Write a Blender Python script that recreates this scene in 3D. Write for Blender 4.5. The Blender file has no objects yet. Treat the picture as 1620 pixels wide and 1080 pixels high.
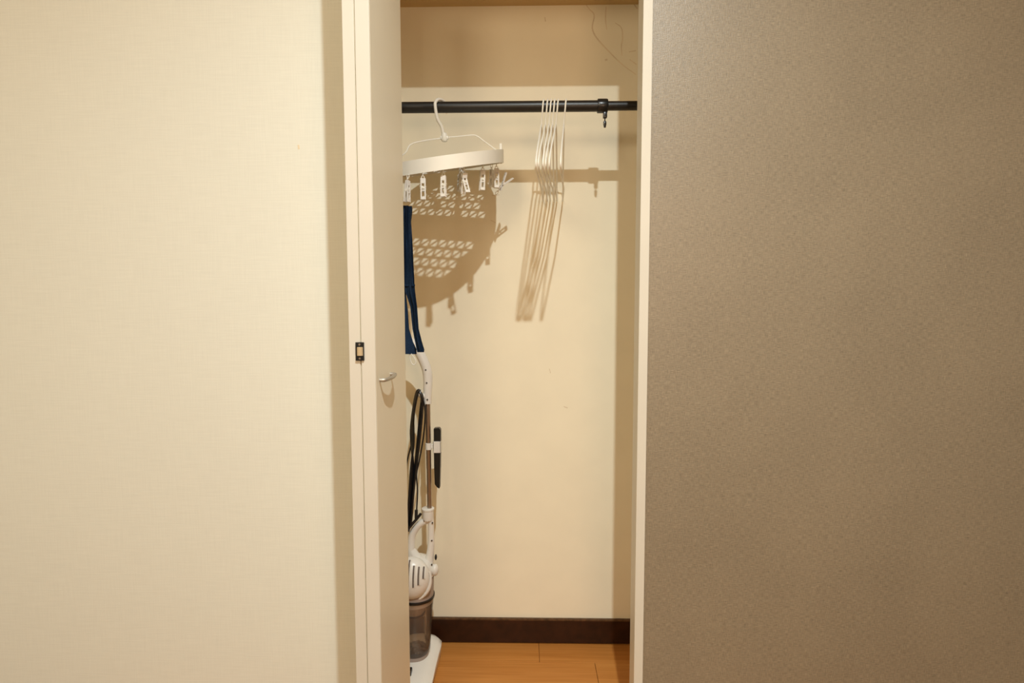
import bpy, bmesh, math, random
from mathutils import Vector, Matrix
from mathutils.geometry import delaunay_2d_cdt
random.seed(7)
R = math.radians
S = bpy.context.scene
COL = S.collection

# ------------------------------------------------------------------ camera
H = 1.083                                   # lens height above the floor
F = 900.0                                   # focal length in pixels of a 1620 px wide frame
PITCH, YAW, ROLL = R(4.05), R(1.154), R(0.089)
cp, sp = math.cos(PITCH), math.sin(PITCH)
f0, r0, d0 = Vector((0, cp, -sp)), Vector((1, 0, 0)), Vector((0, -sp, -cp))
rr = math.cos(ROLL) * r0 + math.sin(ROLL) * d0
dd = -math.sin(ROLL) * r0 + math.cos(ROLL) * d0
RZ = Matrix.Rotation(YAW, 3, 'Z')
rr, dd, f0 = RZ @ rr, RZ @ dd, RZ @ f0
cam = bpy.data.objects.new('camera', bpy.data.cameras.new('camera'))
COL.objects.link(cam)
M4 = Matrix.Identity(4)
for i in range(3):
    M4[i][0], M4[i][1], M4[i][2] = rr[i], -dd[i], -f0[i]
M4[2][3] = H
cam.matrix_world = M4
cam.data.sensor_width = 36
cam.data.lens = 36 * F / 1620
cam.data.clip_start = 0.02
S.camera = cam

# ------------------------------------------------------------------ world, downlight, added fills, exposure
W = bpy.data.worlds.new('world')
S.world = W
W.use_nodes = True
W.node_tree.nodes['Background'].inputs[0].default_value = (1, .85, .65, 1)
W.node_tree.nodes['Background'].inputs[1].default_value = 0.02

def lamp(name, kind, loc, power, col, size, rot=(0, 0, 0)):
    l = bpy.data.lights.new(name, kind)
    l.energy = power
    l.color = col
    if kind == 'AREA':
        l.shape = 'DISK'
        l.size = size
    else:
        l.shadow_soft_size = size
    o = bpy.data.objects.new(name, l)
    o.location = loc
    o.rotation_euler = rot
    COL.objects.link(o)
    return o
main = lamp('downlight', 'AREA', (0.18, 0.0, H + 1.44), 37, (.91, 1.0, 1.0), 0.04)
main.data.spread = R(152)
lamp('room_fill', 'AREA', (-0.75, -1.4, 1.95), 19, (1.0, .82, .58), 0.6, (R(62), 0, R(-8)))  # added soft fill behind the camera, no real source; lifts the shadows
lamp('warm_fill', 'POINT', (0.45, -0.45, 1.35), 20, (1.0, .62, .37), 0.2)  # added warm fill near the camera, stands in for bounce into the closet
S.view_settings.view_transform = 'Standard'
S.view_settings.look = 'None'
S.view_settings.gamma = 1
S.view_settings.use_curve_mapping = False
S.view_settings.exposure = 0.0

# ------------------------------------------------------------------ measures of the place
YF, YB, YJ = 1.275, 1.74, 1.3255            # front wall, closet back wall, back of the jamb
YR = 1.525                                  # clothes rail
CEIL, CCEIL, HEAD = 2.62, 1.986, 1.935
XJ = 0.257                                  # right edge of the opening
XL, XR = -0.39, 0.42                        # closet side walls
OPL = -0.33                                 # left edge of the opening
RX0, RX1, RY0 = -1.7, 1.9, -2.3             # room

def P(px, py, Y):
    """point on the plane y = Y seen at pixel (px, py) of the photograph"""
    d = rr * ((px - 810) / F) + dd * ((py - 540) / F) + f0
    return Vector((0, 0, H)) + d * (Y / d.y)

# ------------------------------------------------------------------ materials
def mat(name, col, rough=.5, metal=0, spec=.5, **k):
    m = bpy.data.materials.new(name)
    m.use_nodes = True
    b = m.node_tree.nodes['Principled BSDF']
    b.inputs['Base Color'].default_value = (*col, 1)
    b.inputs['Roughness'].default_value = rough
    b.inputs['Metallic'].default_value = metal
    b.inputs['Specular IOR Level'].default_value = spec
    for a, v in k.items():
        b.inputs[a].default_value = v
    return m

def nodes(m):
    nt = m.node_tree
    return nt, nt.nodes['Principled BSDF']

def noise_layer(nt, scale, detail=2.0, stretch=(1, 1, 1), rough=.5):
    tc = nt.nodes.new('ShaderNodeTexCoord')
    mp = nt.nodes.new('ShaderNodeMapping')
    mp.inputs['Scale'].default_value = stretch
    n = nt.nodes.new('ShaderNodeTexNoise')
    n.inputs['Scale'].default_value = scale
    n.inputs['Detail'].default_value = detail
    n.inputs['Roughness'].default_value = rough
    nt.links.new(tc.outputs['Object'], mp.inputs['Vector'])
    nt.links.new(mp.outputs['Vector'], n.inputs['Vector'])
    return n.outputs['Fac']

def math_node(nt, op, a, b):
    n = nt.nodes.new('ShaderNodeMath')
    n.operation = op
    for i, v in enumerate((a, b)):
        if isinstance(v, (int, float)):
            n.inputs[i].default_value = v
        else:
            nt.links.new(v, n.inputs[i])
    return n.outputs[0]

def ramp(nt, fac, stops):
    r = nt.nodes.new('ShaderNodeValToRGB')
    e = r.color_ramp.elements
    e[0].position, e[0].color = stops[0][0], (*stops[0][1], 1)
    e[1].position, e[1].color = stops[-1][0], (*stops[-1][1], 1)
    for p, c in stops[1:-1]:
        q = e.new(p)
        q.color = (*c, 1)
    nt.links.new(fac, r.inputs[0])
    return r.outputs[0]

def bump(nt, b, h, strength, dist):
    n = nt.nodes.new('ShaderNodeBump')
    n.inputs['Strength'].default_value = strength
    n.inputs['Distance'].default_value = dist
    nt.links.new(h, n.inputs['Height'])
    nt.links.new(n.outputs[0], b.inputs['Normal'])

def wallpaper(name, col, var, hs, vs, bstr, rough=.75, fine=1.0, sheen=.2):
    """woven wallpaper: short horizontal and vertical threads"""
    m = mat(name, col, rough, spec=.2)
    nt, b = nodes(m)
    b.inputs['Specular IOR Level'].default_value = sheen
    a = noise_layer(nt, 1.0, 3, (hs[0], 40, hs[1]))
    c = noise_layer(nt, 1.0, 3, (vs[1], 40, vs[0]))
    big = noise_layer(nt, 5.0, 3)
    t = math_node(nt, 'ADD', math_node(nt, 'MULTIPLY', a, .55), math_node(nt, 'MULTIPLY', c, .45))
    s = math_node(nt, 'ADD', math_node(nt, 'MULTIPLY', t, .88 * fine), math_node(nt, 'MULTIPLY', big, 1 - .88 * fine))
    lo = tuple(x * (1 - var) for x in col)
    hi = tuple(min(1, x * (1 + var)) for x in col)
    nt.links.new(ramp(nt, s, [(.34, lo), (.66, hi)]), b.inputs['Base Color'])
    bump(nt, b, t, bstr, .002)
    return m

def plain(name, col, rough, var=.03, scale=12, spec=.35, bstr=0.0):
    m = mat(name, col, rough, spec=spec)
    nt, b = nodes(m)
    n = noise_layer(nt, scale, 4)
    lo = tuple(x * (1 - var) for x in col)
    hi = tuple(min(1, x * (1 + var)) for x in col)
    nt.links.new(ramp(nt, n, [(.3, lo), (.7, hi)]), b.inputs['Base Color'])
    if bstr:
        bump(nt, b, noise_layer(nt, 260, 2), bstr, .001)
    return m

CREAM = wallpaper('cream_wallpaper', (.75, .755, .68), .035, (16, 330), (16, 330), .12)
TAUPE = wallpaper('taupe_wallpaper', (.265, .22, .152), .32, (85, 640), (85, 640), .35, .42, 1.0, .9)
CLOSET = plain('closet_paper', (.91, .84, .66), .8, .02, 9, .2, .05)
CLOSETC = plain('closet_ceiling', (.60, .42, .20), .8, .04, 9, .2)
CEILM = plain('ceiling_paint', (.82, .78, .70), .9, .02)
EDGEM = plain('dimmed_edge', (.635, .60, .52), .42, .02, 6, .35)  # door colour darkened to tone down the brightly lit edges
DOORM = plain('door_laminate_lit', (.89, .83, .66), .42, .02, 6, .35)  # door colour lightened to make up for weak light on the side face
TRIMM = plain('trim_laminate', (.685, .655, .565), .42, .02, 6, .35)
FLOORB = plain('underfloor', (.30, .14, .04), .6)
SKIRT = plain('dark_skirting', (.028, .008, .003), .38, .4, 30, .4)
SKIRTL = plain('worn_skirting_edge', (.10, .05, .022), .5, .45, 60, .3)
BLACK = plain('black_metal', (.012, .011, .010), .38, .1, 40, .5)
BLACKP = plain('black_plastic', (.008, .008, .008), .3, .1, 40, .5)
WHITEP = plain('white_plastic', (.80, .77, .71), .32, .02, 20, .5)
HANGW = plain('hanger_white', (.86, .83, .74), .35, .02, 20, .5)
FRAMEW = plain('frame_white', (.82, .79, .70), .4, .02, 20, .4)
GREYP = plain('grey_plastic', (.36, .29, .25), .45, .05, 30)
GREYL = plain('light_grey_plastic', (.66, .59, .53), .45, .05, 30)
STEEL = mat('brushed_tube', (.40, .32, .26), .33, .9)
CHROME = mat('satin_handle', (.50, .46, .39), .5, .75)
ROLLER = plain('tan_roller', (.50, .38, .22), .5)
SCREW = mat('screw_dark', (.10, .09, .08), .4, .7)
CORDM = plain('cord_black', (.008, .008, .009), .35, .1, 60, .5)
SLOT = plain('vent_dark', (.16, .13, .11), .6)
SCUFF = plain('scuff', (.78, .67, .49), .9, .1, 40, .1)
DUST = plain('dust', (.33, .29, .25), .95, .3, 90, .1)

def wood():
    m = mat('floor_wood', (.4, .15, .03), .42, spec=.35)
    nt, b = nodes(m)
    oi = nt.nodes.new('ShaderNodeObjectInfo')
    g = noise_layer(nt, 1.0, 4, (5, 160, 5))
    g2 = noise_layer(nt, 1.0, 3, (1.5, 30, 5))
    t = math_node(nt, 'ADD', math_node(nt, 'MULTIPLY', g, .55), math_node(nt, 'MULTIPLY', g2, .45))
    t = math_node(nt, 'ADD', t, math_node(nt, 'MULTIPLY', math_node(nt, 'SUBTRACT', oi.outputs['Random'], .5), .10))
    nt.links.new(ramp(nt, t, [(.28, (.40, .145, .026)), (.5, (.50, .20, .042)), (.74, (.60, .265, .066))]), b.inputs['Base Color'])
    bump(nt, b, g, .08, .001)
    return m
WOOD = wood()

def cloth():
    m = mat('navy_cloth', (.012, .030, .085), .9, spec=.1)
    nt, b = nodes(m)
    n = noise_layer(nt, 900, 2)
    nt.links.new(ramp(nt, n, [(.3, (.009, .019, .042)), (.7, (.022, .047, .096))]), b.inputs['Base Color'])
    bump(nt, b, n, .3, .001)
    return m
NAVY = cloth()

def see_through(name, tint, white, fac, gloss):
    """clear plastic: mostly lets light through, with a little milk and a shine"""
    m = bpy.data.materials.new(name)
    m.use_nodes = True
    nt = m.node_tree
    nt.nodes.remove(nt.nodes['Principled BSDF'])
    out = nt.nodes['Material Output']
    t = nt.nodes.new('ShaderNodeBsdfTransparent')
    t.inputs[0].default_value = (*tint, 1)
    d = nt.nodes.new('ShaderNodeBsdfDiffuse')
    d.inputs[0].default_value = (*white, 1)
    g = nt.nodes.new('ShaderNodeBsdfGlossy')
    g.inputs['Roughness'].default_value = .12
    fr = nt.nodes.new('ShaderNodeFresnel')
    fr.inputs[0].default_value = 1.45
    a = nt.nodes.new('ShaderNodeMixShader')
    a.inputs[0].default_value = fac
    nt.links.new(t.outputs[0], a.inputs[1])
    nt.links.new(d.outputs[0], a.inputs[2])
    c = nt.nodes.new('ShaderNodeMixShader')
    k = math_node(nt, 'MULTIPLY', fr.outputs[0], gloss)
    nt.links.new(k, c.inputs[0])
    nt.links.new(a.outputs[0], c.inputs[1])
    nt.links.new(g.outputs[0], c.inputs[2])
    nt.links.new(c.outputs[0], out.inputs[0])
    return m
CLEARP = see_through('clear_pin_plastic', (.97, .95, .92), (.92, .89, .83), .80, .8)
CUPM = see_through('smoky_cup_plastic', (.945, .91, .875), (.55, .47, .42), .09, .8)

# ------------------------------------------------------------------ mesh helpers
def link(name, bm, material, parent=None, smooth=False):
    me = bpy.data.meshes.new(name)
    bmesh.ops.recalc_face_normals(bm, faces=bm.faces[:])
    bm.to_mesh(me)
    bm.free()
    me.materials.append(material)
    if smooth:
        me.shade_smooth()
        try:
            me.set_sharp_from_angle(angle=R(42))
        except Exception:
            pass
    o = bpy.data.objects.new(name, me)
    COL.objects.link(o)
    if parent:
        o.parent = parent
        o.matrix_parent_inverse = world_of(parent).inverted()
    return o

def world_of(o):
    m = Matrix.LocRotScale(o.location, o.rotation_euler, o.scale)
    if o.parent:
        m = world_of(o.parent) @ o.matrix_parent_inverse @ m
    return m

def box(bm, a, b, bev=0.0):
    t = bmesh.new()
    bmesh.ops.create_cube(t, size=1)
    a, b = Vector(a), Vector(b)
    for v in t.verts:
        v.co = Vector(((a.x + b.x) / 2 + v.co.x * (b.x - a.x), (a.y + b.y) / 2 + v.co.y * (b.y - a.y), (a.z + b.z) / 2 + v.co.z * (b.z - a.z)))
    if bev:
        bmesh.ops.bevel(t, geom=t.edges[:], offset=bev, segments=2, affect='EDGES', profile=.5)
    merge(bm, t)

def merge(bm, t, mx=None):
    if mx is not None:
        bmesh.ops.transform(t, matrix=mx, verts=t.verts[:])
    me = bpy.data.meshes.new('tmp')
    t.to_mesh(me)
    t.free()
    bm.from_mesh(me)
    bpy.data.meshes.remove(me)

def catmull(pts, n=6):
    pts = [Vector(p) for p in pts]
    if len(pts) < 3:
        return pts
    q = [pts[0] * 2 - pts[1]] + pts + [pts[-1] * 2 - pts[-2]]
    out = []
    for i in range(1, len(q) - 2):
        for k in range(n):
            t = k / n
            a, b, c, d = q[i - 1], q[i], q[i + 1], q[i + 2]
            out.append(.5 * ((2 * b) + (c - a) * t + (2 * a - 5 * b + 4 * c - d) * t * t + (3 * b - a - 3 * c + d) * t ** 3))
    out.append(pts[-1])
    return out

def tube(bm, pts, rad, seg=8, closed=False, cap=True, flat=1.0):
    """sweep a circle (or, with flat < 1, an ellipse) along a path; rad may be a list"""
    n = len(pts)
    rings = []
    up = None
    for i, p in enumerate(pts):
        if closed:
            t = (pts[(i + 1) % n] - pts[i - 1]).normalized()
        else:
            t = (pts[min(i + 1, n - 1)] - pts[max(i - 1, 0)]).normalized()
        if up is None:
            up = Vector((0, 1, 0)) if abs(t.y) < .9 else Vector((1, 0, 0))
        side = t.cross(up)
        if side.length < 1e-6:
            side = t.orthogonal()
        side.normalize()
        up = side.cross(t).normalized()
        r = rad[i] if isinstance(rad, (list, tuple)) else rad
        rings.append([bm.verts.new(p + side * (math.cos(2 * math.pi * k / seg) * r) + up * (math.sin(2 * math.pi * k / seg) * r * flat)) for k in range(seg)])
    m = n if closed else n - 1
    for i in range(m):
        a, b = rings[i], rings[(i + 1) % n]
        for k in range(seg):
            bm.faces.new((a[k], a[(k + 1) % seg], b[(k + 1) % seg], b[k]))
    if cap and not closed:
        bm.faces.new(rings[0][::-1])
        bm.faces.new(rings[-1])

def lathe(bm, prof, base, axis=(0, 0, 1), seg=24, cap=True, sx=1.0, sy=1.0):
    """prof: (radius, height) pairs along the axis from base"""
    ax = Vector(axis).normalized()
    x = ax.orthogonal().normalized() if abs(ax.z) < .99 else Vector((1, 0, 0))
    if abs(ax.z) >= .9:
        x = (Vector((1, 0, 0)) - ax * ax.x).normalized()
    y = ax.cross(x)
    base = Vector(base)
    rings = []
    for r, h in prof:
        rings.append([bm.verts.new(base + ax * h + x * (r * sx * math.cos(2 * math.pi * k / seg)) + y * (r * sy * math.sin(2 * math.pi * k / seg))) for k in range(seg)])
    for a, b in zip(rings, rings[1:]):
        for k in range(seg):
            bm.faces.new((a[k], a[(k + 1) % seg], b[(k + 1) % seg], b[k]))
    if cap:
        bm.faces.new(rings[0][::-1])
        bm.faces.new(rings[-1])

def ellipsoid(bm, c, r, seg=24, rings=14):
    t = bmesh.new()
    bmesh.ops.create_uvsphere(t, u_segments=seg, v_segments=rings, radius=1)
    merge(bm, t, Matrix.Translation(Vector(c)) @ Matrix.Diagonal((*r, 1)))

def one_box(name, a, b, m, bev=0.0, parent=None):
    bm = bmesh.new()
    box(bm, a, b, bev)
    return link(name, bm, m, parent)

def structure(o):
    o['kind'] = 'structure'
    return o

def tag(o, label, cat, group=None):
    o['label'] = label
    o['category'] = cat
    if group:
        o['group'] = group
    return o

def thing(name, loc, label, cat, group=None):
    o = bpy.data.objects.new(name, None)
    o.empty_display_size = .05
    o.location = loc
    COL.objects.link(o)
    return tag(o, label, cat, group)

# ------------------------------------------------------------------ the room
FT = .02
floor = structure(one_box('floor', (RX0 - .1, RY0 - .1, -.12), (RX1 + .1, YB + .1, -.008), FLOORB))
# planks of the closet floor and the strip just in front of it: rows run along x, joints staggered
PW = .0985
joints = [[-.62, P(853, 1055, 1.68).x, .66], [-.75, P(942, 1075, 1.62).x, .9], [-.5, .35, 1.1], [-.8, .1, .8], [-.3, .55], [-.6, .2, .95], [-.45, .4]]
for i in range(7):
    y1 = YB - .001 - i * PW
    y0 = y1 - PW + .0008
    xl, xr = (XL, XR) if y0 > YJ else (-1.0, 1.0)
    xs = [xl] + [j for j in joints[i] if xl + .04 < j < xr - .04] + [xr]
    for a, b in zip(xs, xs[1:]):
        one_box('plank', (a + .0005, y0, -.010), (b - .0005, y1, 0), WOOD, .0008, floor)
structure(one_box('ceiling', (RX0 - .1, RY0 - .1, CEIL), (RX1 + .1, YF + .05, CEIL + .06), CEILM))
# front wall, cut by the closet opening: cream on the left, taupe on the right
TW = .0207
structure(one_box('wall_left', (RX0 - .1, YF, 0), (OPL - TW, YJ, CEIL), CREAM))
structure(one_box('wall_right', (XJ + TW, YF, 0), (RX1 + .1, YJ, CEIL), TAUPE))
structure(one_box('wall_above_closet', (OPL - TW, YF, HEAD + TW), (XJ + TW, YJ, CEIL), CREAM))
structure(one_box('trim_1', (XJ, YF - .004, 0), (XJ + TW, YJ, HEAD), TRIMM, .0012))
structure(one_box('trim_2', (OPL - TW, YF - .004, 0), (OPL, YJ, HEAD), TRIMM, .0012))
structure(one_box('trim_3', (OPL - TW, YF - .004, HEAD), (XJ + TW, YJ, HEAD + TW), TRIMM, .0012))
# closet shell
back = structure(one_box('wall_back', (XL - .06, YB, 0), (XR + .06, YB + .06, CCEIL + .05), CLOSET))
structure(one_box('wall_closet_left', (XL - .06, YJ, 0), (XL, YB, CCEIL + .05), CLOSET))
structure(one_box('wall_closet_right', (XR, YJ, 0), (XR + .06, YB, CCEIL + .05), CLOSET))
CCEIL = P(800, 9.5, YB).z
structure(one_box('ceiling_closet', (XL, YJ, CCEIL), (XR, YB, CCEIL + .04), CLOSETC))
# the rest of the room, behind the camera
structure(one_box('wall_rear', (RX0 - .1, RY0 - .1, 0), (RX1 + .1, RY0, CEIL), CREAM))
structure(one_box('wall_side_left', (RX0 - .1, RY0, 0), (RX0, YF, CEIL), CREAM))
structure(one_box('wall_side_right', (RX1, RY0, 0), (RX1 + .1, YF, CEIL), TAUPE))
# skirting
def skirting(name, a, b, face):
    bm = bmesh.new()
    box(bm, a, b, .0025)
    o = structure(link(name, bm, SKIRT))
    if name == 'baseboard_back':
        one_box('top_edge', (a[0], a[1] - .0006, b[2] - .0045), (b[0], b[1], b[2] + .0006), SKIRTL, .0004, o)
    return o
skirting('baseboard_back', (XL, YB - .009, .003), (XR, YB, .0815), 'y')
skirting('baseboard_left', (RX0, YF - .009, 0), (OPL - TW, YF, .08), 'y')
skirting('baseboard_right', (XJ + TW, YF - .009, 0), (RX1, YF, .08), 'y')

# scuffs and hairline cracks on the closet's back wall, a nail hole on the cream wall
def scuff(pts, w, parent, Y, mt=SCUFF):
    bm = bmesh.new()
    pp = [P(x, y, Y) for x, y in pts]
    pp = catmull(pp, 4)
    rad = [w * (.45 + .55 * math.sin(math.pi * (i + .6) / (len(pp) + .4))) for i in range(len(pp))]
    for p in pp:
        p.y = Y
    tube(bm, pp, [q * 1.5 for q in rad], 6, flat=.12)
    return link('scuff', bm, mt, parent)
for pts, w in [([(922, 0), (932, 14), (940, 24), (937, 44), (944, 60), (962, 80), (982, 100), (1006, 118)], .0014),
               ([(959, 10), (958, 30), (960, 47)], .0013), ([(973, 36), (983, 44), (985, 60), (983, 72), (984, 88)], .0013),
               ([(962, 0), (968, 2)], .0012), ([(995, 82), (1006, 80)], .0010), ([(996, 94), (1007, 102)], .0011),
               ([(1000, 2), (1008, 14)], .0015), ([(862, 27), (863, 34)], .0012), ([(957, 95), (961, 94)], .002),
               ([(869, 583), (871, 590)], .0008), ([(892, 643), (898, 645)], .0012), ([(705, 180), (708, 179)], .0012),
               ([(776, 348), (784, 352)], .0008), ([(778, 309), (790, 308)], .0008)]:
    scuff(pts, w, back, YB)
wl = bpy.data.objects['wall_left']
scuff([(472, 229), (473, 236)], .0016, wl, YF)

# ------------------------------------------------------------------ folding door, folded open at the left
DY0, DY1 = 1.02, 1.2806
door = structure(bpy.data.objects.new('door_1', None))
door.location = (-.297, 1.15, .012)
COL.objects.link(door)
SEAM = -.2942
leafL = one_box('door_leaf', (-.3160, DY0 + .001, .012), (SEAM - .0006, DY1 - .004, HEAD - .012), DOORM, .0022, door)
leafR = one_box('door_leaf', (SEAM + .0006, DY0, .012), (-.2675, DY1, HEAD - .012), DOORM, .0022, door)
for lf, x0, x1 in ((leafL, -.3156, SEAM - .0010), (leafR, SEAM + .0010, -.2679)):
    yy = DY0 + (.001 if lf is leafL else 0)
    one_box('dimmed_edge', (x0, yy - .0010, .014), (x1, yy + .0006, HEAD - .014), EDGEM, .0009, lf)  # thin strip added to carry the darkened edge colour
# pull handle on the right-hand face: a flat bow on two feet
bm = bmesh.new()
hz = P(605, 596, 1.09).z
hy0, hy1, hx = 1.045, 1.132, -.2675
path = [Vector((hx - .002, hy0, hz)), Vector((hx + .009, hy0 + .002, hz)), Vector((hx + .0122, hy0 + .014, hz)),
        Vector((hx + .0148, (hy0 + hy1) / 2, hz)), Vector((hx + .0122, hy1 - .014, hz)), Vector((hx + .009, hy1 - .002, hz)), Vector((hx - .002, hy1, hz))]
tube(bm, catmull(path, 5), .0037, 10)
link('handle', bm, CHROME, leafR, True)
# roller catch let into the edge of the two leaves
c = P(570, 555.5, DY0)
bm = bmesh.new()
def hole_plate(bm, cx, cz, y0, y1, w, h, w2, h2):
    for a, b in (((cx - w, y0, cz - h), (cx + w, y1, cz - h2)), ((cx - w, y0, cz + h2), (cx + w, y1, cz + h)),
                 ((cx - w, y0, cz - h2), (cx - w2, y1, cz + h2)), ((cx + w2, y0, cz - h2), (cx + w, y1, cz + h2))):
        box(bm, a, b, .0006)
hole_plate(bm, c.x, c.z, DY0 - .0042, DY0 + .004, .0076, .0166, .0060, .0082)
catch = link('roller_catch', bm, BLACKP, door)
catch['label'] = 'black roller catch plate'
bm = bmesh.new()
lathe(bm, [(.003, -.0080), (.0058, -.0074), (.0058, .0074), (.003, .0080)], (c.x + .0004, DY0 - .0022, c.z), (0, 0, 1), 16)
link('roller', bm, ROLLER, catch, True)
for s in (-1, 1):
    bm = bmesh.new()
    lathe(bm, [(.0022, 0), (.0018, -.001)], (c.x, DY0 - .0042, c.z + s * .0126), (0, 1, 0), 12)
    link('screw', bm, STEEL, catch, True)

# ------------------------------------------------------------------ clothes rail
rl, rR = P(650, 169.1, YR), P(935, 168.8, YR)
zc = (rl.z + rR.z) / 2
RRAD = .0141
xs = P(953, 168, YR).x
rail = thing('clothes_rail', (0, YR, zc), 'black telescopic clothes rail spanning the closet below its ceiling', 'rail')
bm = bmesh.new()
lathe(bm, [(RRAD, 0), (RRAD, xs - XL)], (XL, YR, zc), (1, 0, 0), 32)
link('outer_tube', bm, BLACK, rail, True)
bm = bmesh.new()
lathe(bm, [(.0118, 0), (.0118, XR - xs)], (xs, YR, zc), (1, 0, 0), 32)
link('inner_tube', bm, BLACK, rail, True)
bm = bmesh.new()
lathe(bm, [(.0135, -.0140), (.0172, -.0136), (.0178, -.012), (.0178, .010), (.0168, .0125), (.0120, .0135)], (xs + .0005, YR, zc), (1, 0, 0), 32)
box(bm, (xs + .002, YR - .006, zc - .031), (xs + .012, YR + .006, zc - .014), .0015)
link('clamp_collar', bm, BLACKP, rail, True)
bm = bmesh.new()
lathe(bm, [(.0016, -.030), (.0016, -.041)], (xs + .0068, YR, zc), (0, 0, 1), 10)
box(bm, (xs + .0028, YR - .0025, zc - .050), (xs + .0108, YR + .0025, zc - .0385), .002)
lathe(bm, [(.0024, -.055), (.0032, -.052), (.0032, -.049)], (xs + .0068, YR, zc), (0, 0, 1), 10)
link('clamp_screw', bm, BLACKP, rail, True)

# ------------------------------------------------------------------ wire hangers
PX = [(860, 848), (866.4, 851.8), (872, 859), (877.5, 863.4), (883, 869), (895.3, 887)]
WHO = ['white wire hanger on the rail, leftmost of the six', 'white wire hanger on the rail, second of six from the left',
       'white wire hanger on the rail, third of six from the left', 'white wire hanger on the rail, fourth of six from the left',
       'white wire hanger on the rail, rightmost of the close five', 'white wire hanger apart from the five others, nearest the rail clamp']
WR = .0021
for (ph, pt), lab in zip(PX, WHO):
    top = P(ph, 152, YR)
    x0 = P(ph - 3, 185, YR).x
    tip = P(pt, 247, 1.315)
    low = P(pt + .5, 268, 1.312)
    dx = tip.x - x0                          # the hanger is turned a little: near end to the left
    half = YR - 1.315
    def pos(u, z, extra=0):                  # u: -1 near end .. 1 far end
        return Vector((x0 + dx * (-u) * (1 if u < 0 else .55) + extra, min(YR + u * half, 1.7345), z))
    zr = zc + RRAD + WR
    rh = RRAD + WR + .0006
    nz = P(ph, 200, YR).z
    lean = top.x - x0
    hook = []
    for k in range(9):                       # over the rail, from behind to the front
        a = R(-15 + 190 * k / 8)
        hook.append(Vector((x0 + lean * (.55 + .45 * math.sin(a)), YR + rh * math.cos(a), zc + rh * math.sin(a))))
    hook += [Vector((x0 + lean * .35, YR - rh + .002, zc - .014)), Vector((x0, YR - .006, zc - .032)), Vector((x0 - lean * .2, YR, nz))]
    bm = bmesh.new()
    tube(bm, catmull(hook, 3), WR, 8)
    loop = [Vector((x0 - lean * .2, YR, nz))]
    z1, z2 = tip.z, low.z
    near = [pos(-.12, nz - .006), pos(-.45, nz + (z1 - nz) * .42), pos(-.8, nz + (z1 - nz) * .80), pos(-.95, z1), pos(-1.0, z1 - .012), pos(-.99, z2 + .008), pos(-.93, z2)]
    far = [pos(-(-.93), z2), pos(.99, z2 + .008), pos(1.0, z1 - .012), pos(.95, z1), pos(.8, nz + (z1 - nz) * .80), pos(.45, nz + (z1 - nz) * .42), pos(.12, nz - .006)]
    pts = catmull(loop + near, 4) + [pos(-.5, z2 - .001), pos(0, z2 - .0015), pos(.5, z2 - .001)] + catmull(far + loop, 4)
    tube(bm, pts, WR, 8)
    o = link('wire_hanger', bm, HANGW, None, True)
    # origin at the hook
    o.location = (x0, YR, zc)
    o.data.transform(Matrix.Translation((-x0, -YR, -zc)))
    tag(o, lab, 'hanger', 'white wire hangers on the rail')

# ------------------------------------------------------------------ clip drying hanger
CX, CY, AX, AY = -.208, 1.525, .156, .172
def plane_z(x, y):                           # the tray hangs tilted: right and rear side up
    return H + .346 + .135 * (x + .194) + .2245 * (y - 1.384)
def rim(a, s=1.0, dz=0.0):
    x, y = CX + AX * s * math.cos(a), CY + AY * s * math.sin(a)
    return Vector((x, y, plane_z(x, y) + dz))
dry = thing('clip_drying_hanger', (CX, CY, plane_z(CX, CY)), 'white clip drying hanger with an oval tray of clear pins, hooked on the rail', 'drying hanger')
RH = .033
bm = bmesh.new()
N = 64
sec = [(1.0, 0), (1.0, -RH), (.975, -RH), (.975, -.003), (.93, -.003), (.93, 0)]
rings = [[bm.verts.new(rim(2 * math.pi * k / N, s, dz)) for s, dz in sec] for k in range(N)]
for k in range(N):
    a, b = rings[k], rings[(k + 1) % N]
    for j in range(len(sec)):
        jj = (j + 1) % len(sec)
        bm.faces.new((a[j], a[jj], b[jj], b[j]))
link('rim', bm, FRAMEW, dry, True)
# lattice tray: a sheet with pairs of triangular holes, plain border and plain middle band
outer = [Vector((.95 * math.cos(2 * math.pi * k / N) * AX, .95 * math.sin(2 * math.pi * k / N) * AY)) for k in range(N)]
polys, holes = [outer], []
cell, gapc = .0245, .0023
ca, sa = math.cos(R(-12)), math.sin(R(-12))
for row0, nrow in ((.030, 4), (-.030 - 4 * cell, 4)):
    for r_ in range(nrow):
        for q in range(-7, 7):
            x, y = q * cell, row0 + r_ * cell
            g = gapc
            t1 = [(x + g, y + g + .0022), (x + cell - g - .0022, y + cell - g), (x + g, y + cell - g)]
            t2 = [(x + g + .0022, y + g), (x + cell - g, y + g), (x + cell - g, y + cell - g - .0022)]
            for t in (t1, t2):
                t = [(p[0] * ca - p[1] * sa, p[0] * sa + p[1] * ca) for p in t]
                if all((p[0] / (AX * .86)) ** 2 + (p[1] / (AY * .86)) ** 2 < 1 for p in t):
                    holes.append([Vector(p) for p in t])
vs, edges, faces = [], [], []
for poly in polys + holes:
    b0 = len(vs)
    vs += poly
    edges += [(b0 + i, b0 + (i + 1) % len(poly)) for i in range(len(poly))]
rv, re_, rf, _, _, _ = delaunay_2d_cdt(vs, edges, [], 1, 1e-6)
def in_tri(p, t):
    s = [(t[(i + 1) % 3] - t[i]).cross(p - t[i]) for i in range(3)]
    return all(v > 0 for v in s) or all(v < 0 for v in s)
bm = bmesh.new()
def lift(p, dz):
    x, y = CX + p.x, CY + p.y
    return bm.verts.new((x, y, plane_z(x, y) + dz))
va = [lift(p, -.0005) for p in rv]
vb = [lift(p, -.0030) for p in rv]
kept = []
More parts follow.
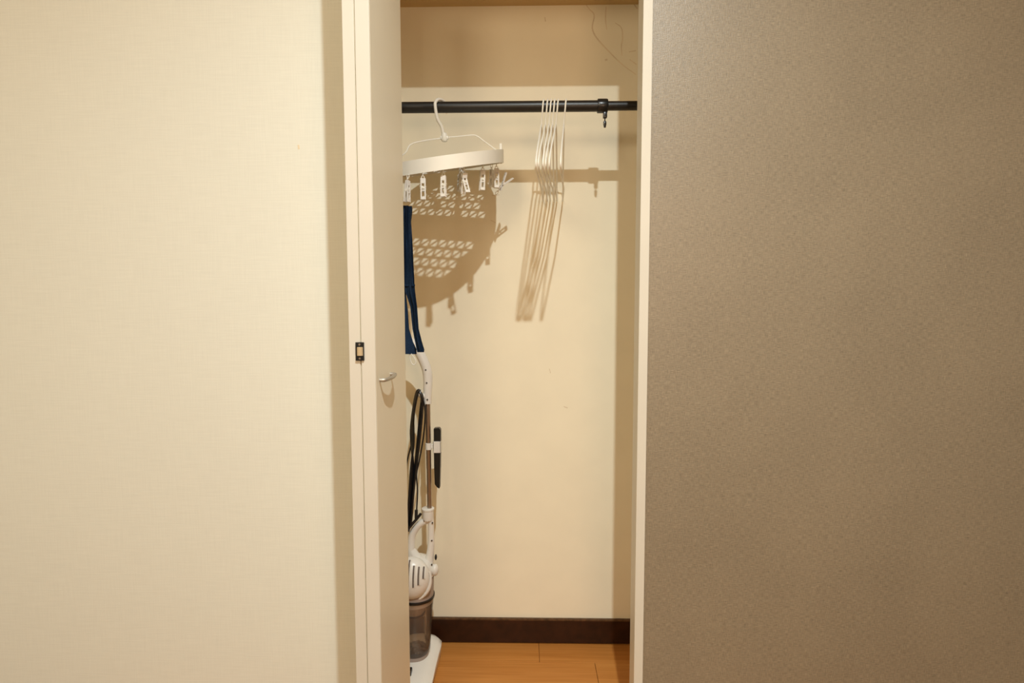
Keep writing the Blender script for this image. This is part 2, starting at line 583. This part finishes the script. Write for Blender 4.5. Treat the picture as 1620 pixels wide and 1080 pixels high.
for f in rf:
    cen = sum((rv[i] for i in f), Vector((0, 0))) / len(f)
    if any(in_tri(cen, t) for t in holes):
        continue
    kept.append(f)
cnt = {}
for f in kept:
    bm.faces.new([va[i] for i in f])
    bm.faces.new([vb[i] for i in reversed(f)])
    for i in range(len(f)):
        e = (f[i], f[(i + 1) % len(f)])
        cnt[frozenset(e)] = cnt.get(frozenset(e), []) + [e]
for k, v in cnt.items():
    if len(v) == 1:
        i, j = v[0]
        bm.faces.new((va[j], va[i], vb[i], vb[j]))
link('lattice_tray', bm, FRAMEW, dry)
# wire bow, hub and hook
hub = P(703, 217, YR)
bow = [(640, 243, 1.50), (649, 229, 1.503), (669, 223, 1.51), (696, 219, 1.523), (703, 217.5, 1.525), (725, 216, 1.535), (744, 214, 1.545), (754, 215, 1.55), (768, 225, 1.558), (790, 241, 1.573)]
pb = [P(*b) for b in bow]
pb[0:0] = [rim(R(187), .985, .0), ]
bm = bmesh.new()
tube(bm, catmull(pb, 4), .0019, 8)
link('wire_bow', bm, HANGW, dry, True)
bm = bmesh.new()
lathe(bm, [(.0045, .011), (.0075, .009), (.0085, .002), (.0085, -.008), (.0062, -.011)], hub, (0, 0, 1), 16)
box(bm, hub + Vector((-.011, -.005, -.006)), hub + Vector((.011, .005, .003)), .002)
link('hub', bm, FRAMEW, dry, True)
hk = []
rh = RRAD + .0050
for k in range(10):
    a = R(-20 + 195 * k / 9)
    xx = P(698, 154, YR).x + (P(706, 154, YR).x - P(698, 154, YR).x) * math.cos(a)
    hk.append(Vector((xx, YR + rh * math.cos(a), zc + rh * math.sin(a))))
q0 = hk[-1]
hk += [Vector((P(689.5, 178, YR - rh).x, YR - rh + .001, zc - .016)), P(692.5, 189, YR - .014), P(698.5, 200, YR - .006), P(701, 210, YR - .001), P(703, 217, YR)]
bm = bmesh.new()
pth = catmull(hk, 4)
tube(bm, pth, [.0036 + .0006 * min(1, i / 12) for i in range(len(pth))], 10)
link('hook', bm, HANGW, dry, True)
# swivel tab on the right end of the rim
bm = bmesh.new()
e = P(792.5, 244, 1.572)
box(bm, e + Vector((-.004, -.006, -.024)), e + Vector((.0035, .006, .028)), .0015)
link('end_tab', bm, FRAMEW, dry)

# one clear pin (two slotted jaws), its spring and its link; copies share the meshes
def jaw(bm, side, spread):
    t = bmesh.new()
    L, w, th = .050, .0062, .0018
    sl = .0030
    for a, b in (((-w, -th, -L), (-sl, th, 0)), ((sl, -th, -L), (w, th, 0)), ((-sl, -th, -.012), (sl, th, 0)), ((-sl, -th, -L), (sl, th, -L + .007)), ((-sl, -th, -.030), (sl, th, -.027))):
        box(t, a, b, .0005)
    mx = Matrix.Translation((0, side * .0034, -.008)) @ Matrix.Translation((0, 0, -.024)) @ Matrix.Rotation(side * spread, 4, 'X') @ Matrix.Translation((0, 0, .024))
    merge(bm, t, mx)
def pin_meshes(spread):
    bm = bmesh.new()
    jaw(bm, 1, spread)
    jaw(bm, -1, spread)
    me = bpy.data.meshes.new('clothespin')
    bm.to_mesh(me)
    bm.free()
    me.materials.append(CLEARP)
    return me
pin_me, open_me = pin_meshes(R(4)), pin_meshes(R(20))
bm = bmesh.new()
tube(bm, [Vector((.0075 * (k % 2 * 2 - 1), .004 * math.cos(k * .8), -.030 + .004 * math.sin(k * .8))) for k in range(6)], .0008, 6)
lathe(bm, [(.0034, -.0064), (.0034, .0064)], (0, 0, -.030), (1, 0, 0), 12)
spr_me = bpy.data.meshes.new('pin_spring')
bm.to_mesh(spr_me)
bm.free()
spr_me.materials.append(HANGW)
bm = bmesh.new()
tube(bm, [Vector((.0034 * math.cos(a), 0, .0045 * math.sin(a) - .006)) for a in [2 * math.pi * k / 12 for k in range(12)]], .0008, 6, True)
tube(bm, [Vector((0, .003 * math.cos(a), .0055 * math.sin(a) + .0015)) for a in [2 * math.pi * k / 12 for k in range(12)]], .0008, 6, True)
lnk_me = bpy.data.meshes.new('pin_link')
bm.to_mesh(lnk_me)
bm.free()
lnk_me.materials.append(HANGW)
def pin(loc, yaw, tilt=0.0, roll=0.0, me=None):
    p = bpy.data.objects.new('clothespin', me or pin_me)
    p.location = loc
    p.rotation_euler = (tilt, roll, yaw)
    COL.objects.link(p)
    p.parent = dry
    p.matrix_parent_inverse = world_of(dry).inverted()
    for n, m in (('pin_spring', spr_me), ('pin_link', lnk_me)):
        q = bpy.data.objects.new(n, m)
        COL.objects.link(q)
        q.parent = p
    return p
def rim_under(px, Y):
    x = P(px, 280, Y).x
    return Vector((x, Y, plane_z(x, Y) - RH - .005))
pin(rim_under(645.5, 1.362), R(70), R(4))                    # holds the navy cloth
pin(rim_under(669, 1.360), R(12))
pin(rim_under(701.5, 1.372), R(-10))
pin(rim_under(734, 1.395), R(34), 0, R(-4), open_me)
pin(rim_under(764, 1.440), R(22), 0, R(3))
pin(rim_under(785.5, 1.505), R(10))
e2 = P(786.5, 304, 1.575)
pin(Vector((e2.x, 1.575, e2.z)), R(70), R(0), R(-143), open_me).rotation_mode = 'ZYX'
for a in (40, 82):                                   # along the rear of the tray
    v = rim(R(a), .99, -RH - .005)
    pin(v, R(a * 1.7))
for x, y in ((-.17, 1.60),):     # under the middle band
    pin(Vector((x, y, plane_z(x, y) - .012)), R(40))

# ------------------------------------------------------------------ navy cloth on the left pin
def strip(bm, rows, ncol, Yb, wave, th, phase=0.0):
    """rows: (py, px left, px right); folds run down the cloth"""
    dense = []
    for a, b in zip(rows, rows[1:]):
        n = max(1, int(abs(b[0] - a[0]) / 8))
        for k in range(n):
            t = k / n
            dense.append(tuple(a[i] + (b[i] - a[i]) * t for i in range(3)))
    dense.append(rows[-1])
    front, rear = [], []
    for py, xa, xb in dense:
        fr, re = [], []
        for j in range(ncol + 1):
            t = j / ncol
            dy = wave * math.sin(t * 9 + phase + py * .011) + wave * .5 * math.sin(t * 17 + py * .03)
            v = P(xa + (xb - xa) * t, py, Yb + dy)
            fr.append(bm.verts.new(v))
            re.append(bm.verts.new(v + Vector((0, th, 0))))
        front.append(fr)
        rear.append(re)
    n = len(dense)
    for i in range(n - 1):
        for j in range(ncol):
            bm.faces.new((front[i][j], front[i][j + 1], front[i + 1][j + 1], front[i + 1][j]))
            bm.faces.new((rear[i][j], rear[i + 1][j], rear[i + 1][j + 1], rear[i][j + 1]))
        bm.faces.new((front[i][0], front[i + 1][0], rear[i + 1][0], rear[i][0]))
        bm.faces.new((front[i][ncol], rear[i][ncol], rear[i + 1][ncol], front[i + 1][ncol]))
    for j in range(ncol):
        bm.faces.new((front[0][j], rear[0][j], rear[0][j + 1], front[0][j + 1]))
        bm.faces.new((front[-1][j], front[-1][j + 1], rear[-1][j + 1], rear[-1][j]))
cl = thing('hanging_cloth', P(645, 326, 1.362), 'folded navy blue cloth hanging from the drying hanger, beside the open door', 'cloth')
bm = bmesh.new()
strip(bm, [(325, 634, 646), (340, 630, 646), (400, 624, 645), (455, 622, 641.5), (468, 622, 642.5), (490, 622, 645), (520, 622, 647), (540, 622, 653), (552, 622, 658.5), (560, 622, 659)], 10, 1.372, .007, .002)
link('left_panel', bm, NAVY, cl, True)
bm = bmesh.new()
strip(bm, [(326, 643, 651.5), (333, 642, 652), (350, 641.5, 650), (380, 641, 652), (430, 640.5, 654.5), (451, 640.5, 655.5), (462, 641.5, 656.5), (485, 649, 659.5), (505, 651, 661), (520, 652.5, 662), (540, 656.5, 667), (553, 659, 671), (557, 660, 670.5)], 8, 1.362, .006, .0035, 1.4)
link('right_panel', bm, NAVY, cl, True)
bm = bmesh.new()
strip(bm, [(449.5, 640.3, 656.2), (452.5, 640.3, 656.4)], 8, 1.3605, .003, .002, 1.4)
link('seam', bm, NAVY, cl)
bm = bmesh.new()
tube(bm, catmull([P(648, 556, 1.374), P(648.5, 566, 1.374), P(651, 574, 1.374), P(655, 577, 1.374), P(658, 573, 1.374), P(656, 567, 1.374), P(651, 560, 1.374), P(649, 556, 1.374)], 5), .0012, 8)
link('hanging_loop', bm, HANGW, cl, True)['label'] = 'white cord loop'

# ------------------------------------------------------------------ stick vacuum cleaner
YV = 1.585
vx = P(657, 940, YV).x
vac = thing('stick_vacuum', (vx, YV, 0), 'white corded stick vacuum cleaner standing in the closet behind the door', 'vacuum cleaner')
U = YV / F                                   # metres per pixel at the vacuum
def V(px, py, dy=0.0):
    return P(px, py, YV + dy)
# bent handle at the top
bm = bmesh.new()
hp = catmull([V(636, 535), V(650, 541), V(660, 552), V(669, 568), V(675, 584), V(677, 600), V(676.6, 620), V(676.2, 638)], 5)
n = len(hp)
tube(bm, hp, [.0118 + .0022 * math.sin(math.pi * min(1, (i + 3) / n)) for i in range(n)], 16)
handle = link('handle', bm, WHITEP, vac, True)
def screw(px, py, dy, parent):
    t = bmesh.new()
    p = V(px, py, dy)
    lathe(t, [(.0023, .002), (.0023, -.0006), (.0012, -.001)], p, (0, 1, 0), 10)
    link('screw', t, SCREW, parent, True)
for px, py in ((673.5, 585), (675, 605.5), (676, 632)):
    screw(px, py, -.0135, handle)
bm = bmesh.new()
tube(bm, catmull([V(674, 627), V(669, 626, -.006), V(665, 624.5, -.012), V(664, 618, -.014)], 4), [.0075] * 8 + [.006] * 5, 12)
link('cord_hook', bm, WHITEP, vac, True)
# tube
bm = bmesh.new()
a, b = V(676.6, 632), V(679.6, 806)
lathe(bm, [(.0071, 0), (.0071, (b - a).length * .62), (.0066, (b - a).length * .62 + .001), (.0066, (b - a).length)], a, (b - a), 20)
link('tube', bm, STEEL, vac, True)
# clip that holds the nozzle
bm = bmesh.new()
ca, cb = V(678, 705.5), V(692, 705.5)
lathe(bm, [(.0080, -.0095), (.0090, -.009), (.0090, .009), (.0080, .0095)], ca, (0, 0, 1), 18)
box(bm, Vector((ca.x, YV - .003, ca.z - .006)), Vector((cb.x - .006, YV + .003, ca.z + .006)), .001)
# sleeve round the nozzle
sx0, sx1 = V(686.3, 705).x, V(698, 705).x
zt, zb = V(692, 696.5).z, V(692, 714.5).z
box(bm, (sx0, YV - .0125, zb), (sx1, YV - .0100, zt), .0008)
box(bm, (sx0, YV + .0100, zb), (sx1, YV + .0125, zt), .0008)
box(bm, (sx0, YV - .0125, zb), (sx0 + .0022, YV + .0125, zt), .0008)
box(bm, (sx1 - .0022, YV - .0125, zb), (sx1, YV + .0125, zt), .0008)
link('nozzle_clip', bm, WHITEP, vac)
# collar
bm = bmesh.new()
cb = V(677.2, 820.5)
hC = V(677.2, 803).z - cb.z
lathe(bm, [(.0150, -.002), (.0162, .004), (.0165, hC * .8), (.0180, hC * .84), (.0180, hC * .97), (.0165, hC)], cb, (0, 0, 1), 24)
link('collar', bm, WHITEP, vac, True)
# grip loop of the body
bm = bmesh.new()
lp = catmull([V(678, 822), V(668, 826), V(659, 834), V(652.5, 846), V(650.5, 860), V(651, 874), V(655, 886), V(660, 896)], 5)
tube(bm, lp, [.0098 + .0035 * (i / len(lp)) ** 2 for i in range(len(lp))], 14)
sh = catmull([V(648, 864), V(653, 873), V(660, 884), V(668, 894), V(674, 905)], 5)
tube(bm, sh, [.0095 + .012 * i / len(sh) for i in range(len(sh))], 16)
rp = catmull([V(681.5, 818), V(682, 840), V(681.8, 862), V(680, 880), V(677, 900)], 5)
tube(bm, rp, [.0088 + .0055 * (i / len(rp)) ** 2 for i in range(len(rp))], 14)
body_loop = link('grip_loop', bm, WHITEP, vac, True)
for px, py, d in ((684, 827, -.0098), (683, 855, -.0098), (671, 823.5, -.011), (683, 893, -.016), (646, 868.5, -.008)):
    screw(px, py, d, body_loop)
# motor housing: upright drum with a domed front
bm = bmesh.new()
cz = V(657, 910).z
hb = V(657, 880).z - cz
lathe(bm, [(.0520, 0), (.0548, .003), (.0550, hb * .35), (.0530, hb * .62), (.0440, hb * .85), (.026, hb), (.010, hb * 1.06)], (vx, YV, cz), (0, 0, 1), 32)
link('motor_housing', bm, WHITEP, vac, True)
bm = bmesh.new()
fc = Vector((vx - .002, YV - .040, V(657, 903).z))
ellipsoid(bm, fc, (.052, .036, .060), 28, 18)
dome = link('vent_dome', bm, WHITEP, vac, True)
bm = bmesh.new()
tube(bm, [fc + Vector((.0545 * math.cos(t), -.004, .0610 * math.sin(t) - .001)) for t in [R(-165 + 185 * k / 30) for k in range(31)]], [.0015 + .0042 * min(1, (31 - k) / 9) for k in range(31)], 10)
link('dome_rim', bm, WHITEP, dome, True)
for px, y0, y1 in ((647.5, 888, 924), (655, 894, 925), (662.5, 896.5, 922), (669.5, 898.5, 914)):
    pts = []
    for k in range(7):
        q = V(px, y0 + (y1 - y0) * k / 6, -.06)
        xx, zz = (q.x - fc.x) / .052, (q.z - fc.z) / .060
        yy = fc.y - .036 * math.sqrt(max(.02, 1 - xx * xx - zz * zz))
        pts.append(Vector((q.x, yy + .0008, q.z)))
    bm = bmesh.new()
    tube(bm, pts, .0025, 8)
    link('vent_slot', bm, SLOT, dome, True)
    bm = bmesh.new()
    tube(bm, [p + Vector((.0046, .0006, 0)) for p in pts], .0021, 8)
    link('vent_rib', bm, WHITEP, dome, True)
bm = bmesh.new()
ellipsoid(bm, V(688, 901, -.01), (.011, .014, .017), 18, 12)
link('latch', bm, WHITEP, vac, True)
bm = bmesh.new()
ellipsoid(bm, V(689.5, 881, -.004), (.0036, .007, .0085), 14, 10)
link('switch', bm, BLACKP, vac, True)
# grey filter skirt, black seal, smoky cup
zs = V(657, 940).z
bm = bmesh.new()
lathe(bm, [(.0530, .002), (.0542, .056)], (vx, YV, zs), (0, 0, 1), 36)
link('filter_skirt', bm, GREYP, vac, True)
bm = bmesh.new()
lathe(bm, [(.0545, -.004), (.0560, -.003), (.0560, .003), (.0545, .004)], (vx, YV, zs), (.05, .0, 1), 36)
link('seal', bm, BLACKP, vac, True)
bm = bmesh.new()
lathe(bm, [(.0515, -.018), (.0525, -.005)], (vx, YV, zs), (0, 0, 1), 36)
link('cup_ring', bm, GREYL, vac, True)
zb = V(657, 1031).z
hc = zs - zb
bm = bmesh.new()
prof = [(.010, .000), (.032, .0015), (.0405, .006), (.0445, .015), (.0462, .05), (.0490, hc * .6), (.0545, hc - .004)]
lathe(bm, prof, (vx - .003, YV, zb), (.012, 0, 1), 36, cap=False)
lathe(bm, [(r - .002, h + .0015) for r, h in prof], (vx - .003, YV, zb), (.012, 0, 1), 36, cap=False)
cup = link('dust_cup', bm, CUPM, vac, True)
bm = bmesh.new()
tz = V(657, 974, -.02).z
lathe(bm, [(.0275, 0), (.030, zs - tz - .006)], (vx - .004, YV, tz), (0, 0, 1), 36)
for k in range(36):
    t = 2 * math.pi * k / 36
    box(bm, Vector((vx - .004 + .029 * math.cos(t) - .0008, YV + .029 * math.sin(t) - .0008, tz + .002)), Vector((vx - .004 + .029 * math.cos(t) + .0008, YV + .029 * math.sin(t) + .0008, zs - .008)))
link('filter', bm, GREYL, cup)
bm = bmesh.new()
lathe(bm, [(.0285, -.004), (.0315, -.003), (.0315, .0015), (.0285, .002)], (vx - .004, YV, tz), (0, 0, 1), 36)
link('filter_ring', bm, BLACKP, cup, True)
bm = bmesh.new()
t = bmesh.new()
bmesh.ops.create_icosphere(t, subdivisions=3, radius=1)
for v in t.verts:
    v.co *= 1 + .25 * math.sin(v.co.x * 9 + v.co.y * 5) * math.cos(v.co.z * 8)
merge(bm, t, Matrix.Translation((vx + .004, YV - .006, zb + .018)) @ Matrix.Diagonal((.027, .026, .013, 1)))
link('dust', bm, DUST, cup, True)
# joint and floor head (turned so that its long side points into the room)
bm = bmesh.new()
jz = V(657, 1052).z
lathe(bm, [(.034, -.014), (.040, 0), (.041, zb - jz + .004), (.036, zb - jz + .006)], (vx - .004, YV, jz), (0, 0, 1), 32)
link('neck', bm, GREYP, vac, True)
bm = bmesh.new()
lathe(bm, [(.044, -.010), (.0535, -.008), (.0535, -.001), (.050, .003), (.044, .002)], (vx - .004, YV, jz), (0, 0, 1), 36, cap=False)
link('neck_collar', bm, WHITEP, vac, True)
bm = bmesh.new()
hx1 = P(703, 1036, 1.655).x
hx0 = vx - (hx1 - vx)
wid = hx1 - hx0
ys = [1.345, 1.352, 1.37, 1.42, 1.48, 1.54, 1.60, 1.64, 1.664, 1.682, 1.690]
hs = [.016, .024, .031, .038, .046, .052, .057, .060, .060, .056, .050]
ins = [.026, .014, .010, .008, .008, .008, .007, .005, .007, .022, .038]
cross = [(.06, 0), (.02, .45), (.03, .74), (.10, .92), (.25, 1.0), (.5, 1.04), (.75, 1.0), (.90, .92), (.985, .74), (.98, .45), (.94, 0)]
rings = []
for y, h, i_ in zip(ys, hs, ins):
    rings.append([bm.verts.new((hx0 + i_ + (wid - 2 * i_) * u, y, .004 + h * w)) for u, w in cross])
for a, b in zip(rings, rings[1:]):
    for k in range(len(cross)):
        kk = (k + 1) % len(cross)
        bm.faces.new((a[k], a[kk], b[kk], b[k]))
bm.faces.new(rings[0])
bm.faces.new(rings[-1][::-1])
head = link('floor_head', bm, WHITEP, vac, True)
bm = bmesh.new()
box(bm, (hx0 + .024, 1.38, 0), (hx1 - .024, 1.66, .006), .001)
link('sole_plate', bm, BLACKP, head)
bm = bmesh.new()
wx = P(650, 1076, 1.50).x
box(bm, (wx - .016, 1.492, .046), (wx + .002, 1.516, .0655), .003)
link('release_pedal', bm, BLACKP, head)
# cord: several turns hung on the hook, plus the lead into the body
bm = bmesh.new()
CR = .0032
def strand(pts, r=CR):
    tube(bm, catmull([V(*p) for p in pts], 5), r, 8)
for i in range(5):
    j = i - 2
    o = -.018 + .004 * i
    strand([(668 - i * .4, 636, o), (666.5, 626 - i, o - .004), (663 - i * .5, 619 - .5 * i, o), (658.5 - i * .6, 632, o), (654 - i * .9, 662 + i * 3, o), (652.5 - j * .9, 700, o - .003 * (i % 2)),
            (652 + j * .8, 738, o), (649.5 + j * .8, 775, o), (647 + j * .6, 808, o), (645 + j * .4, 832, o), (643 + j * .3, 841, o)])
for i in range(4):
    j = i - 1.5
    o = -.012 + .005 * i
    strand([(664, 618 - i * .4, o), (668.5 - i * .5, 628, o - .006), (668 - i * 1.1, 652, o), (664.5 - i * 1.1, 690, o), (660 - i * .8, 728, o), (655.5 - i * .9, 765, o), (652.5 - i * .9, 800, o), (650 - i * .7, 826, o), (646, 840, o)])
strand([(667, 622, -.02), (672.5, 650, -.016), (670, 690, -.014), (663, 730, -.01), (659, 750, -.006), (660.5, 775, -.004), (659.5, 800, -.004), (658.5, 816, -.004)], .0022)
strand([(655, 690, .0), (650, 706, .0), (644.5, 728, .0), (642.5, 745, .0), (640, 775, 0), (640, 838, 0)], .0022)
strand([(666, 812, -.010), (659, 821, -.012), (652, 829, -.014), (643, 840, -.016)], .0040)
strand([(658.6, 806, -.004), (658.4, 821, -.010)], .0046)
link('power_cord', bm, CORDM, vac, True)['label'] = 'black power cord wound on its hook'

# nozzle in the clip
noz = thing('crevice_nozzle', V(692, 770), 'long black crevice nozzle clipped upright to the vacuum tube', 'nozzle')
bm = bmesh.new()
prof = [V(686.8, 676.5), V(695.3, 675.8), V(697.6, 679), V(697.8, 700), V(697.0, 740), V(696.2, 771), V(693, 770), V(688.5, 764.5), V(687.6, 740), V(687, 700)]
y0, y1 = YV - .0098, YV + .0098
fa = [bm.verts.new((p.x, y0, p.z)) for p in prof]
fb = [bm.verts.new((p.x, y1, p.z)) for p in prof]
for p in (fa, fb):
    pass
inx0, inx1 = sx0 + .0024, sx1 - .0024
bm.faces.new(fa)
bm.faces.new(fb[::-1])
for i in range(len(prof)):
    j = (i + 1) % len(prof)
    bm.faces.new((fa[j], fa[i], fb[i], fb[j]))
bmesh.ops.bevel(bm, geom=bm.edges[:], offset=.0012, segments=2, affect='EDGES')
link('nozzle_body', bm, BLACKP, noz, True)
